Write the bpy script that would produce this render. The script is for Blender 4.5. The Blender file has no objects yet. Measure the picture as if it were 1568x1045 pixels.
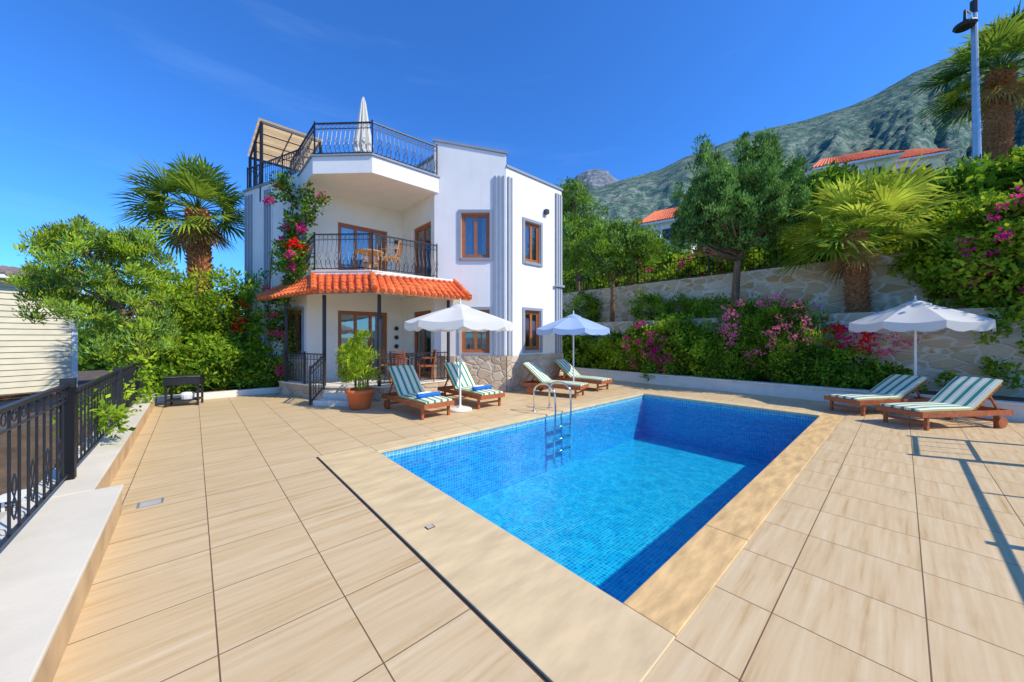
import bpy, math, random
import numpy as np
from mathutils import Vector, Matrix
random.seed(7); rng=np.random.default_rng(7)
scene=bpy.context.scene
# ------------------------------------------------------------------ frame
P1=Vector((0.662,2.092)); A=Vector((-0.6703,0.7421)); B=Vector((0.7421,0.6703))
ANG=math.atan2(B.y,B.x)
def F(a,b,z=None):
    p=P1+A*a+B*b
    return (p.x,p.y) if z is None else (p.x,p.y,z)
RM=Matrix.Translation((P1.x,P1.y,0))@Matrix.Rotation(ANG,4,'Z')   # local x=b, local y=a
# ------------------------------------------------------------------ materials
def ramp(nt,fac,stops):
    r=nt.nodes.new('ShaderNodeValToRGB'); e=r.color_ramp.elements
    while len(e)<len(stops): e.new(0.5)
    for i,(p,c) in enumerate(stops):
        e[i].position=p; e[i].color=(c[0],c[1],c[2],1)
    nt.links.new(fac,r.inputs[0]); return r.outputs[0]
def base(name):
    m=bpy.data.materials.new(name); m.use_nodes=True; nt=m.node_tree
    return m,nt,nt.nodes['Principled BSDF']
def coords(nt,scale=(1,1,1),kind='Object'):
    t=nt.nodes.new('ShaderNodeTexCoord'); mp=nt.nodes.new('ShaderNodeMapping')
    mp.inputs['Scale'].default_value=scale
    nt.links.new(t.outputs[kind],mp.inputs[0]); return mp.outputs[0]
def noise(nt,vec,scale,detail=4,rough=.55):
    n=nt.nodes.new('ShaderNodeTexNoise'); n.inputs['Scale'].default_value=scale
    n.inputs['Detail'].default_value=detail; n.inputs['Roughness'].default_value=rough
    nt.links.new(vec,n.inputs['Vector']); return n.outputs['Fac']
def bump(nt,bs,h,strength=.3,dist=.02):
    b=nt.nodes.new('ShaderNodeBump'); b.inputs['Strength'].default_value=strength
    b.inputs['Distance'].default_value=dist
    nt.links.new(h,b.inputs['Height']); nt.links.new(b.outputs[0],bs.inputs['Normal'])
def mixc(nt,fac,c1,c2,mode='MIX'):
    m=nt.nodes.new('ShaderNodeMix'); m.data_type='RGBA'; m.blend_type=mode
    for k,c in ((0,fac),(6,c1),(7,c2)):
        if hasattr(c,'links'): nt.links.new(c,m.inputs[k])
        else: m.inputs[k].default_value=c if k==0 else (c[0],c[1],c[2],1)
    return m.outputs[2]
def math_n(nt,op,a,b=None,c=None):
    m=nt.nodes.new('ShaderNodeMath'); m.operation=op
    for k,x in ((0,a),(1,b),(2,c)):
        if x is None: continue
        if hasattr(x,'links'): nt.links.new(x,m.inputs[k])
        else: m.inputs[k].default_value=x
    return m.outputs[0]
def M(name,col,rough=.6,metal=0,var=.12,scale=3,bmp=0,bscale=60,vscale=(1,1,1)):
    m,nt,bs=base(name); v=coords(nt,vscale)
    n=noise(nt,v,scale)
    lo=[c*(1-var) for c in col]; hi=[min(1,c*(1+var)) for c in col]
    nt.links.new(ramp(nt,n,[(.3,lo),(.7,hi)]),bs.inputs['Base Color'])
    bs.inputs['Roughness'].default_value=rough; bs.inputs['Metallic'].default_value=metal
    if bmp: bump(nt,bs,noise(nt,v,bscale),bmp,.01)
    return m
def leafmat(name,col,tr=.42,var=.35):
    m,nt,bs=base(name); nt.nodes.remove(bs); v=coords(nt)
    n=noise(nt,v,2.2,2); lo=[c*(1-var) for c in col]; hi=[c*(1+var) for c in col]
    c=ramp(nt,n,[(.35,lo),(.65,hi)])
    d=nt.nodes.new('ShaderNodeBsdfDiffuse'); nt.links.new(c,d.inputs['Color'])
    t=nt.nodes.new('ShaderNodeBsdfTranslucent'); nt.links.new(c,t.inputs['Color'])
    mx=nt.nodes.new('ShaderNodeMixShader'); mx.inputs[0].default_value=tr
    out=nt.nodes['Material Output']
    nt.links.new(d.outputs[0],mx.inputs[1]); nt.links.new(t.outputs[0],mx.inputs[2]); nt.links.new(mx.outputs[0],out.inputs[0])
    return m
def tile_mat():
    m,nt,bs=base('deck_tile'); v=coords(nt)
    br=nt.nodes.new('ShaderNodeTexBrick'); br.offset=0; br.squash=1
    for k,x in (('Scale',1),('Mortar Size',.0035),('Mortar Smooth',.0),('Bias',0),('Brick Width',.6),('Row Height',.6)): br.inputs[k].default_value=x
    br.inputs['Color1'].default_value=(0,0,0,1); br.inputs['Color2'].default_value=(1,1,1,1); br.inputs['Mortar'].default_value=(.5,.5,.5,1)
    nt.links.new(v,br.inputs['Vector'])
    cmb=nt.nodes.new('ShaderNodeCombineXYZ'); mm=math_n(nt,'MULTIPLY',br.outputs['Color'],37.0); nt.links.new(mm,cmb.inputs[2])
    add=nt.nodes.new('ShaderNodeVectorMath'); add.operation='ADD'
    mp=nt.nodes.new('ShaderNodeMapping'); mp.inputs['Scale'].default_value=(.8,14,1); mp.inputs['Rotation'].default_value=(0,0,.06)
    nt.links.new(v,mp.inputs[0]); nt.links.new(mp.outputs[0],add.inputs[0]); nt.links.new(cmb.outputs[0],add.inputs[1])
    n=noise(nt,add.outputs[0],1.5,6,.6)
    c=ramp(nt,n,[(.28,(.49,.30,.12)),(.43,(.64,.455,.235)),(.58,(.69,.515,.29)),(.76,(.75,.60,.37))])
    c=mixc(nt,math_n(nt,'MULTIPLY',br.outputs['Color'],.14),c,(.53,.36,.19))
    big=noise(nt,v,.45,4)
    c=mixc(nt,math_n(nt,'MULTIPLY',big,.3),c,(.66,.47,.25))
    stain=ramp(nt,noise(nt,v,2.7,6,.7),[(.55,(0,0,0)),(.8,(.28,.28,.28))])
    c=mixc(nt,stain,c,(.40,.27,.14))
    c=mixc(nt,br.outputs['Fac'],c,(.18,.10,.05))
    nt.links.new(c,bs.inputs['Base Color'])
    nt.links.new(math_n(nt,'MULTIPLY_ADD',n,.3,.38),bs.inputs['Roughness'])
    bs.inputs['Specular IOR Level'].default_value=.35
    bump(nt,bs,math_n(nt,'SUBTRACT',1.0,br.outputs['Fac']),.5,.004)
    return m
def mosaic_mat(name,wall,dark,lite,mort,size=.05):
    m,nt,bs=base(name); t=nt.nodes.new('ShaderNodeTexCoord')
    wob=nt.nodes.new('ShaderNodeTexNoise'); wob.inputs['Scale'].default_value=4; nt.links.new(t.outputs['Object'],wob.inputs['Vector'])
    vm=nt.nodes.new('ShaderNodeVectorMath'); vm.operation='MULTIPLY_ADD'; nt.links.new(wob.outputs['Color'],vm.inputs[0]); vm.inputs[1].default_value=(.05,.05,.0); nt.links.new(t.outputs['Object'],vm.inputs[2])
    sp=nt.nodes.new('ShaderNodeSeparateXYZ'); nt.links.new(vm.outputs[0],sp.inputs[0])
    cb=nt.nodes.new('ShaderNodeCombineXYZ')
    if wall:
        nt.links.new(math_n(nt,'ADD',sp.outputs[0],sp.outputs[1]),cb.inputs[0]); nt.links.new(sp.outputs[2],cb.inputs[1])
    else:
        nt.links.new(sp.outputs[0],cb.inputs[0]); nt.links.new(sp.outputs[1],cb.inputs[1])
    br=nt.nodes.new('ShaderNodeTexBrick'); br.offset=0
    for k,x in (('Scale',1),('Mortar Size',.0045),('Mortar Smooth',.1),('Bias',0),('Brick Width',size),('Row Height',size)): br.inputs[k].default_value=x
    br.inputs['Color1'].default_value=(*dark,1); br.inputs['Color2'].default_value=(*lite,1); br.inputs['Mortar'].default_value=(*mort,1)
    nt.links.new(cb.outputs[0],br.inputs['Vector'])
    nt.links.new(br.outputs['Color'],bs.inputs['Base Color']); bs.inputs['Roughness'].default_value=.3
    return m
def stone_mat(name,cols,scale=3.4,mort=(.5,.45,.38),vs=(1,.75,1.25)):
    m,nt,bs=base(name); v=coords(nt,vs)
    wob=nt.nodes.new('ShaderNodeTexNoise'); wob.inputs['Scale'].default_value=3; nt.links.new(v,wob.inputs['Vector'])
    vm=nt.nodes.new('ShaderNodeVectorMath'); vm.operation='MULTIPLY_ADD'; nt.links.new(wob.outputs['Color'],vm.inputs[0]); vm.inputs[1].default_value=(.16,.16,.16); nt.links.new(v,vm.inputs[2])
    vo=nt.nodes.new('ShaderNodeTexVoronoi'); vo.inputs['Scale'].default_value=scale; nt.links.new(vm.outputs[0],vo.inputs['Vector']); vo.inputs['Randomness'].default_value=.85
    ve=nt.nodes.new('ShaderNodeTexVoronoi'); ve.feature='DISTANCE_TO_EDGE'; ve.inputs['Scale'].default_value=scale; nt.links.new(vm.outputs[0],ve.inputs['Vector']); ve.inputs['Randomness'].default_value=.85
    sp=nt.nodes.new('ShaderNodeSeparateColor'); nt.links.new(vo.outputs['Color'],sp.inputs[0])
    c=ramp(nt,sp.outputs[0],[(i/(len(cols)-1),cc) for i,cc in enumerate(cols)])
    c=mixc(nt,math_n(nt,'MULTIPLY',noise(nt,v,14,5),.45),c,(.36,.25,.14))
    e=ramp(nt,ve.outputs['Distance'],[(.03,(1,1,1)),(.10,(0,0,0))])
    e=math_n(nt,'MULTIPLY',e,math_n(nt,'ADD',.35,noise(nt,v,3,3)))
    c=mixc(nt,e,c,mort)
    nt.links.new(c,bs.inputs['Base Color']); bs.inputs['Roughness'].default_value=.9
    h=math_n(nt,'ADD',math_n(nt,'MINIMUM',ve.outputs['Distance'],.1),math_n(nt,'MULTIPLY',noise(nt,v,25,5),.05))
    bump(nt,bs,h,.9,.25)
    return m
def white_mat():
    m,nt,bs=base('white_render'); v=coords(nt); n=noise(nt,v,1.5)
    c=ramp(nt,n,[(.3,(.80,.77,.72)),(.7,(.85,.82,.77))])
    st=noise(nt,coords(nt,(5,5,.35)),1.3,6,.65)
    c=mixc(nt,ramp(nt,st,[(.52,(0,0,0)),(.85,(.28,.28,.28))]),c,(.62,.58,.52))
    nt.links.new(c,bs.inputs['Base Color']); bs.inputs['Roughness'].default_value=.85; bump(nt,bs,noise(nt,v,90),.15,.01); return m
white=white_mat()
bluegrey=M('bluegrey_trim',(.27,.30,.35),.7,var=.06)
wood=M('window_wood',(.38,.12,.032),.4,var=.25,scale=8,vscale=(1,1,8))
teak=M('teak_wood',(.38,.10,.028),.45,var=.3,scale=12)
iron=M('black_iron',(.018,.018,.022),.4,var=.2)
darkframe=M('dark_frame',(.03,.03,.035),.5)
groove_m=M('groove',(.06,.03,.02),.8)
steel=M('stainless_steel',(.75,.75,.75),.15,metal=1,var=.03)
galv=M('galvanised',(.42,.45,.48),.4,metal=.6)
stonepl=stone_mat('plinth_stone',[(.54,.42,.27),(.64,.53,.38),(.48,.34,.2),(.70,.60,.46)],3.4,(.55,.47,.37))
stonewall=stone_mat('wall_stone',[(.70,.50,.27),(.82,.66,.44),(.64,.36,.15),(.86,.73,.52),(.74,.54,.30)],3.5,(.90,.80,.63),(1,.65,1.3))
coping=M('travertine_coping',(.72,.46,.19),.55,var=.24,scale=5,bmp=.15,bscale=60,vscale=(.6,2.5,1))
coping2=M('travertine_light',(.73,.54,.285),.5,var=.14,scale=4,bmp=.1,bscale=60,vscale=(.6,2,1))
curb_m=M('curb_stone',(.76,.70,.59),.75,var=.08,scale=3,bmp=.2)
paraptop=M('parapet_paint',(.76,.67,.50),.7,var=.10,scale=1.8,bmp=.2,bscale=40)
parapface=M('parapet_face',(.70,.48,.25),.75,var=.2,scale=3,bmp=.2,bscale=40)
soil=M('soil',(.12,.08,.05),.95,var=.4,scale=4,bmp=.8,bscale=15)
tilered=M('roof_tile',(.74,.15,.035),.7,var=.35,scale=4,bmp=.3,bscale=30)
terracotta=M('terracotta',(.64,.15,.04),.6,var=.12)
fabric=M('umbrella_fabric',(.86,.83,.75),.9,var=.03)
fabricblue=M('umbrella_fabric_blue',(.45,.60,.85),.9,var=.05)
beigefab=M('beige_fabric',(.80,.55,.28),.9,var=.1)
plastic_w=M('white_paint',(.78,.78,.76),.4,var=.02)
bark=M('bark',(.22,.14,.08),.95,var=.4,scale=12,bmp=1,bscale=30,vscale=(1,1,.3))
palmbark=M('palm_bark',(.40,.16,.06),.95,var=.5,scale=14,bmp=1,bscale=30)
curtain=M('curtain',(.6,.65,.74),.9,var=.15,scale=6)
wicker=M('wicker',(.58,.28,.09),.6,var=.3,scale=30)
darkrub=M('dark_rubber',(.02,.02,.02),.7)
soffit=M('soffit',(.88,.82,.69),.9,var=.03)
towel=M('towel_blue',(.01,.14,.5),.95,var=.25,scale=20)
towelw=M('towel_white',(.75,.75,.75),.95)
def trans_fab(m,tr=.35):
    nt=m.node_tree; bs=nt.nodes['Principled BSDF']; t=nt.nodes.new('ShaderNodeBsdfTranslucent')
    src=bs.inputs['Base Color'].links[0].from_socket; nt.links.new(src,t.inputs['Color'])
    mx=nt.nodes.new('ShaderNodeMixShader'); mx.inputs[0].default_value=tr
    nt.links.new(bs.outputs[0],mx.inputs[1]); nt.links.new(t.outputs[0],mx.inputs[2]); nt.links.new(mx.outputs[0],nt.nodes['Material Output'].inputs[0])
for f in (fabric,fabricblue,curtain): trans_fab(f)
trans_fab(beigefab,.6)
def glass_mat():
    m,nt,bs=base('window_glass'); nt.nodes.remove(bs)
    t=nt.nodes.new('ShaderNodeBsdfTransparent'); t.inputs[0].default_value=(.75,.82,.85,1)
    g=nt.nodes.new('ShaderNodeBsdfGlossy'); g.inputs['Roughness'].default_value=.02
    mx=nt.nodes.new('ShaderNodeMixShader'); mx.inputs[0].default_value=.28
    nt.links.new(t.outputs[0],mx.inputs[1]); nt.links.new(g.outputs[0],mx.inputs[2]); nt.links.new(mx.outputs[0],nt.nodes['Material Output'].inputs[0]); return m
glass=glass_mat()
def water_mat():
    m,nt,bs=base('pool_water'); nt.nodes.remove(bs)
    v=coords(nt)
    n1=noise(nt,v,3.5,4,.55); n2=noise(nt,v,16,2,.5)
    h=math_n(nt,'ADD',n1,math_n(nt,'MULTIPLY',n2,.22))
    b=nt.nodes.new('ShaderNodeBump'); b.inputs['Strength'].default_value=.45; b.inputs['Distance'].default_value=.06; nt.links.new(h,b.inputs['Height'])
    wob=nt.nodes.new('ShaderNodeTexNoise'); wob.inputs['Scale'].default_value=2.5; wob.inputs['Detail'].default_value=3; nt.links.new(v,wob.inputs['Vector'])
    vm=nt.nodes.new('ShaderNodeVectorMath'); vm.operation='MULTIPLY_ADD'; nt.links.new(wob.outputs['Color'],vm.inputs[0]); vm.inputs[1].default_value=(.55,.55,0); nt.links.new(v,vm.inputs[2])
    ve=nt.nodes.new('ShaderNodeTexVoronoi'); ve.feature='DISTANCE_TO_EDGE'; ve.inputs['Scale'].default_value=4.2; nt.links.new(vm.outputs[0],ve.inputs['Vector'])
    tc=ramp(nt,ve.outputs['Distance'],[(.0,(.76,1,1)),(.07,(.40,.92,.98)),(.35,(.27,.82,.94))])  # bright caustic lines painted into the water's transmission colour, cast onto the floor
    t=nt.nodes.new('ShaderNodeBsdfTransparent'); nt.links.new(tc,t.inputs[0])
    g=nt.nodes.new('ShaderNodeBsdfGlossy'); g.inputs['Roughness'].default_value=.02; nt.links.new(b.outputs[0],g.inputs['Normal'])
    lw=nt.nodes.new('ShaderNodeLayerWeight'); nt.links.new(b.outputs[0],lw.inputs['Normal'])
    fr=math_n(nt,'MULTIPLY_ADD',math_n(nt,'POWER',lw.outputs['Facing'],5.0),.75,.02)
    mx=nt.nodes.new('ShaderNodeMixShader'); nt.links.new(fr,mx.inputs[0])
    nt.links.new(t.outputs[0],mx.inputs[1]); nt.links.new(g.outputs[0],mx.inputs[2]); nt.links.new(mx.outputs[0],nt.nodes['Material Output'].inputs[0]); return m
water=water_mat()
G_lime=leafmat('leaf_lime',(.40,.52,.035)); G_bright=leafmat('leaf_bright',(.25,.40,.03)); G_mid=leafmat('leaf_mid',(.14,.27,.025)); G_dark=leafmat('leaf_dark',(.06,.13,.02))
G_pine1=leafmat('needle_light',(.27,.44,.09),.3); G_pine2=leafmat('needle_mid',(.16,.31,.07),.3); G_pine3=leafmat('needle_dark',(.07,.15,.05),.25)
G_palm1=leafmat('palm_leaf',(.27,.38,.04)); G_palm2=leafmat('palm_leaf_dark',(.12,.22,.035)); G_palm3=leafmat('palm_leaf_dry',(.44,.28,.10),.2)
G_palmy=leafmat('palm_leaf_yellow',(.48,.55,.06))
FL_m=leafmat('flower_magenta',(.85,.04,.28),.4,.2); FL_r=leafmat('flower_red',(.9,.02,.02),.3,.2); FL_p=leafmat('flower_pink',(.95,.20,.36),.4,.2)
# ------------------------------------------------------------------ mesh builder
class MB:
    def __init__(s,X=None): s.v=[];s.f=[];s.m=[];s.mats=[];s.X=X
    def mi(s,mat):
        if mat not in s.mats: s.mats.append(mat)
        return s.mats.index(mat)
    def add(s,vs,fs,mat):
        o=len(s.v)
        for p in vs:
            p=Vector(p)
            if s.X is not None: p=s.X@p
            s.v.append(p[:])
        k=s.mi(mat)
        for f in fs: s.f.append([o+i for i in f]); s.m.append(k)
    def face(s,pts,mat): s.add(pts,[list(range(len(pts)))],mat)
    def hexa(s,p,mat): s.add(p,[(0,3,2,1),(4,5,6,7),(0,1,5,4),(1,2,6,5),(2,3,7,6),(3,0,4,7)],mat)
    def box(s,x0,x1,y0,y1,z0,z1,mat): s.hexa([(x0,y0,z0),(x1,y0,z0),(x1,y1,z0),(x0,y1,z0),(x0,y0,z1),(x1,y0,z1),(x1,y1,z1),(x0,y1,z1)],mat)
    def prism(s,poly,z0,z1,mat,bot=None,top=None):
        ar=sum(poly[i][0]*poly[(i+1)%len(poly)][1]-poly[(i+1)%len(poly)][0]*poly[i][1] for i in range(len(poly)))
        if ar<0: poly=poly[::-1]
        n=len(poly); vs=[(x,y,z0) for x,y in poly]+[(x,y,z1) for x,y in poly]
        s.add(vs,[(i,(i+1)%n,n+(i+1)%n,n+i) for i in range(n)],mat)
        s.add([(x,y,z1) for x,y in poly],[list(range(n))],top or mat)
        s.add([(x,y,z0) for x,y in poly],[list(range(n))[::-1]],bot or mat)
    def beam(s,p,q,w,h,mat):
        p=Vector(p);q=Vector(q);d=(q-p).normalized(); up=Vector((0,0,1))
        if abs(d.z)>.95: up=Vector((0,1,0))
        sd=d.cross(up).normalized()*(w/2); u=sd.cross(d).normalized()*(h/2)
        s.hexa([p-sd-u,p+sd-u,q+sd-u,q-sd-u,p-sd+u,p+sd+u,q+sd+u,q-sd+u],mat)
    def tube(s,pts,r,mat,n=6,closed=False):
        pts=[Vector(p) for p in pts]; N=len(pts); rs=r if isinstance(r,(list,tuple)) else [r]*N
        vs=[];prev=None
        for i,p in enumerate(pts):
            if closed: t=pts[(i+1)%N]-pts[i-1]
            else: t=pts[min(i+1,N-1)]-pts[max(i-1,0)]
            t.normalize()
            if prev is None:
                a=Vector((0,0,1)) if abs(t.z)<.9 else Vector((1,0,0)); u=t.cross(a).normalized()
            else: u=(prev-t*prev.dot(t)).normalized()
            prev=u; w=t.cross(u)
            for k in range(n):
                th=2*math.pi*k/n; vs.append(p+(u*math.cos(th)+w*math.sin(th))*rs[i])
        fs=[]
        for i in range(N if closed else N-1):
            j=(i+1)%N
            for k in range(n): fs.append((i*n+k,i*n+(k+1)%n,j*n+(k+1)%n,j*n+k))
        if not closed: fs.append(tuple(range(n))[::-1]); fs.append(tuple((N-1)*n+k for k in range(n)))
        s.add(vs,fs,mat)
    def lathe(s,c,prof,mat,n=24):
        vs=[];fs=[]
        for (r,z) in prof:
            for k in range(n):
                th=2*math.pi*k/n; vs.append((c[0]+r*math.cos(th),c[1]+r*math.sin(th),c[2]+z))
        for i in range(len(prof)-1):
            for k in range(n): fs.append((i*n+k,i*n+(k+1)%n,(i+1)*n+(k+1)%n,(i+1)*n+k))
        s.add(vs,fs,mat)
    def obj(s,name,smooth=False,parent=None,bevel=0,world=None):
        me=bpy.data.meshes.new(name); me.from_pydata(s.v,[],s.f)
        for m in s.mats: me.materials.append(m)
        me.polygons.foreach_set('material_index',s.m)
        if smooth: me.polygons.foreach_set('use_smooth',[True]*len(s.f))
        me.update()
        o=bpy.data.objects.new(name,me); scene.collection.objects.link(o)
        if parent: o.parent=parent
        if world is not None: o.matrix_world=world
        if bevel:
            b=o.modifiers.new('b','BEVEL'); b.width=bevel; b.segments=2; b.limit_method='ANGLE'
        return o
def empty(name,loc=(0,0,0)):
    e=bpy.data.objects.new(name,None); scene.collection.objects.link(e); e.location=(0,0,0); return e
def quads(name,V,mi,mats,parent=None):
    V=np.asarray(V).reshape(-1,3); n=len(V)//4
    me=bpy.data.meshes.new(name); me.from_pydata(V.tolist(),[],np.arange(4*n).reshape(-1,4).tolist())
    for m in mats: me.materials.append(m)
    me.polygons.foreach_set('material_index',np.asarray(mi,dtype=np.int32)); me.update()
    o=bpy.data.objects.new(name,me); scene.collection.objects.link(o)
    if parent: o.parent=parent
    return o
def unit(v): return v/np.maximum(np.linalg.norm(v,axis=1,keepdims=True),1e-6)
def leaves(centers,radii,per,L,W,out=.3,up=.2,shell=.5):
    C=np.asarray(centers,float); R=np.asarray(radii,float)
    if R.ndim==1: R=np.stack([R,R,R*.8],1)
    idx=np.repeat(np.arange(len(C)),per); n=len(idx)
    d=unit(rng.normal(size=(n,3))); rr=rng.random(n)**(shell*.6)
    P=C[idx]+d*R[idx]*rr[:,None]*(1+.25*rng.normal(size=(n,1)))
    ax=unit(rng.normal(size=(n,3))+d*out*3+np.array([0,0,up*3]))
    sd=unit(np.cross(ax,rng.normal(size=(n,3))))
    l=L*(.6+.8*rng.random((n,1))); w=W*(.7+.6*rng.random((n,1)))
    V=np.stack([P,P+ax*l*.5+sd*w*.5,P+ax*l,P+ax*l*.5-sd*w*.5],1)
    return V,idx
def clump_centers(c,r,n,shell=.6,zmin=None):
    d=unit(rng.normal(size=(n,3))); rad=rng.random((n,1))**(1/3*shell)
    lump=1+.18*np.sin(d[:,:1]*5+c[0])*np.cos(d[:,1:2]*4+c[1])+.12*rng.normal(size=(n,1))
    P=np.array(c)+d*np.array(r)*rad*lump
    if zmin is not None: P=P[P[:,2]>zmin]
    return P
def bush(name,blobs,nper,per,L,W,mats,wts,clr=.28,flowers=None,parent=None,out=.3,up=.2):
    Vs=[];Ms=[];w=np.array(wts)/sum(wts)
    for (c,r) in blobs:
        vol=max(1,int(nper*(r[0]*r[1]*r[2])**(2/3)))
        C=clump_centers(c,r,vol)
        rad=clr*(.6+.8*rng.random(len(C)))
        V,i=leaves(C,rad,per,L,W,out,up)
        cm=rng.choice(len(mats),len(C),p=w)[i]; alt=rng.choice(len(mats),len(i),p=w)
        Vs.append(V);Ms.append(np.where(rng.random(len(i))<.6,cm,alt))
    allm=list(mats)
    if flowers:
        for (fm,blob,k,per2,s) in flowers:
            C=clump_centers(blob[0],[x*1.08 for x in blob[1]],k,.15)
            V,i=leaves(C,.12*np.ones(len(C)),per2,s,s*.8,.2,.2)
            if fm not in allm: allm.append(fm)
            Vs.append(V);Ms.append(np.full(len(i),allm.index(fm)))
    return quads(name,np.concatenate(Vs),np.concatenate(Ms),allm,parent)
# ------------------------------------------------------------------ ground, deck, pool
ground=MB(); ground.box(-2500,2500,-2500,2500,-3.0,-2.5,M('ground_earth',(.26,.24,.17),.95,var=.3,scale=.05)); ground.obj('ground')
tile=tile_mat()
PL,PW=7.62,3.84
deck=MB()   # local coords x=b,y=a
T=.0
bx0,bx1,ay0,ay1=-2.6,9.8,-9,16
cb=(-.66,PL+.34,-.3,PW+.3)
GW=.024
for (x0,x1,y0,y1) in ((bx0,cb[0]-GW,ay0,ay1),(cb[1],bx1,ay0,ay1),(cb[0]-GW,cb[1],ay0,cb[2]),(cb[0]-GW,cb[1],cb[3],ay1)):
    deck.face([(x0,y0,T),(x1,y0,T),(x1,y1,T),(x0,y1,T)],tile)
deck.face([(cb[0]-GW,cb[2],-.012),(cb[0],cb[2],-.012),(cb[0],cb[3],-.012),(cb[0]-GW,cb[3],-.012)],groove_m)
deck.box(bx0,bx0+.3,ay0,ay1,-2.6,-.02,paraptop)
deck.box(bx0,bx1,ay0,ay0+.2,-2.6,-.02,paraptop)
deck.obj('terrace_paving',world=RM)
dr=MB()
for (cx,cy,w) in ((-2.2,3.75,.09),(-.42,1.55,.035)):
    dr.box(cx-w,cx+w,cy-w*.8,cy+w*.8,.001 if w>.05 else .009,.006 if w>.05 else .012,galv if w>.05 else groove_m)
    zz=.006 if w>.05 else .012
    for k in range(5): dr.box(cx-w*.8,cx+w*.8,cy-w*.6+k*w*.28,cy-w*.6+k*w*.28+.005,zz,zz+.001,curb_m)
dr.obj('floor_drain',world=RM)
cp=MB()
def stones(x0,x1,y0,y1,along,step,mat):
    L=(x1-x0) if along=='x' else (y1-y0); n=max(1,round(L/step)); g=.0015
    for i in range(n):
        if along=='x': cp.box(x0+L*i/n+g,x0+L*(i+1)/n-g,y0+g,y1-g,-.04,.007+random.uniform(-.001,.001),mat)
        else: cp.box(x0+g,x1-g,y0+L*i/n+g,y0+L*(i+1)/n-g,-.04,.007+random.uniform(-.001,.001),mat)
stones(cb[0],0.02,cb[2],cb[3],'y',4.6,coping2)
stones(0.02,cb[1],-.3,0.02,'x',1.3,coping)
stones(0.02,cb[1],PW-.02,cb[3],'x',.9,coping2)
stones(PL-.02,cb[1],.02,PW-.02,'y',1.0,coping2)
cp.obj('pool_coping',world=RM,bevel=.006)
D=-1.2
mos_f=mosaic_mat('pool_mosaic_floor',False,(.0,.25,.46),(.01,.48,.70),(.14,.66,.78))
mos_w=mosaic_mat('pool_mosaic_wall',True,(.0,.20,.52),(.01,.36,.70),(.08,.52,.80))
mos_l=mosaic_mat('pool_mosaic_band',True,(.05,.26,.40),(.14,.44,.56),(.4,.62,.68))
pl=MB()
pl.face([(0,0,D),(PL,0,D),(PL,PW,D),(0,PW,D)],mos_f)
def pw(p,q,z0,z1,m): pl.face([(p[0],p[1],z0),(q[0],q[1],z0),(q[0],q[1],z1),(p[0],p[1],z1)],m)
cs=[(0,0),(PL,0),(PL,PW),(0,PW)]
for i in range(4): pw(cs[i],cs[(i+1)%4],D,-.17,mos_w); pw(cs[i],cs[(i+1)%4],-.17,-.035,mos_l)
pl.obj('swimming_pool',world=RM)
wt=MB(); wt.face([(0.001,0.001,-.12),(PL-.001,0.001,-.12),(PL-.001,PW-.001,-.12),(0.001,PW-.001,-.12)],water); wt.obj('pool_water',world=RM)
# ladder
ld=MB()
for b0 in (3.6,4.1):
    pts=[(b0,PW+.42,0)]
    for k in range(0,11):
        th=math.pi*k/10; pts.append((b0,PW+.12+.3*math.cos(th),.42+.2*math.sin(th)))
    pts+= [(b0,PW-.19,.1),(b0,PW-.16,-.5),(b0,PW-.16,-1.0)]
    ld.tube(pts,.02,steel,10)
    ld.lathe((b0,PW+.42,.007),[(0.0,.012),(.045,.012),(.05,0)],steel,16)
for z in (-.25,-.5,-.75): ld.box(3.6,4.1,PW-.2,PW-.12,z-.01,z+.01,steel)
ld.obj('pool_ladder',smooth=True,world=RM)
# ------------------------------------------------------------------ parapet + fence left
pp=MB()
def para(b0,b1,a0,a1,h):
    pp.box(b0,b1,a0,a1,-2.6,h-.03,parapface); pp.box(b0-.01,b1+.012,a0,a1,h-.03,h,paraptop)
para(-2.95,-2.38,-4,3.7,.25); para(-2.95,-2.56,3.7,10.9,.25)
pp.obj('parapet_wall',world=RM,bevel=.008)
def ring(mb,c,r,ax,mat,t=.004,n=10):
    ax=Vector((ax[0],ax[1],0)).normalized()
    mb.tube([Vector(c)+ax*math.cos(2*math.pi*k/n)*r+Vector((0,0,1))*math.sin(2*math.pi*k/n)*r for k in range(n)],t,mat,4,closed=True)
def scroll(mb,c,ax,h,mat,fl=1,t=.0045):
    ax=Vector((ax[0],ax[1],0)).normalized(); pts=[]
    for k in range(13):
        u=k/12*2-1; pts.append(Vector(c)+ax*(fl*.04*math.sin(u*math.pi*1.0))+Vector((0,0,u*h/2)))
    mb.tube(pts,t,mat,4)
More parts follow.
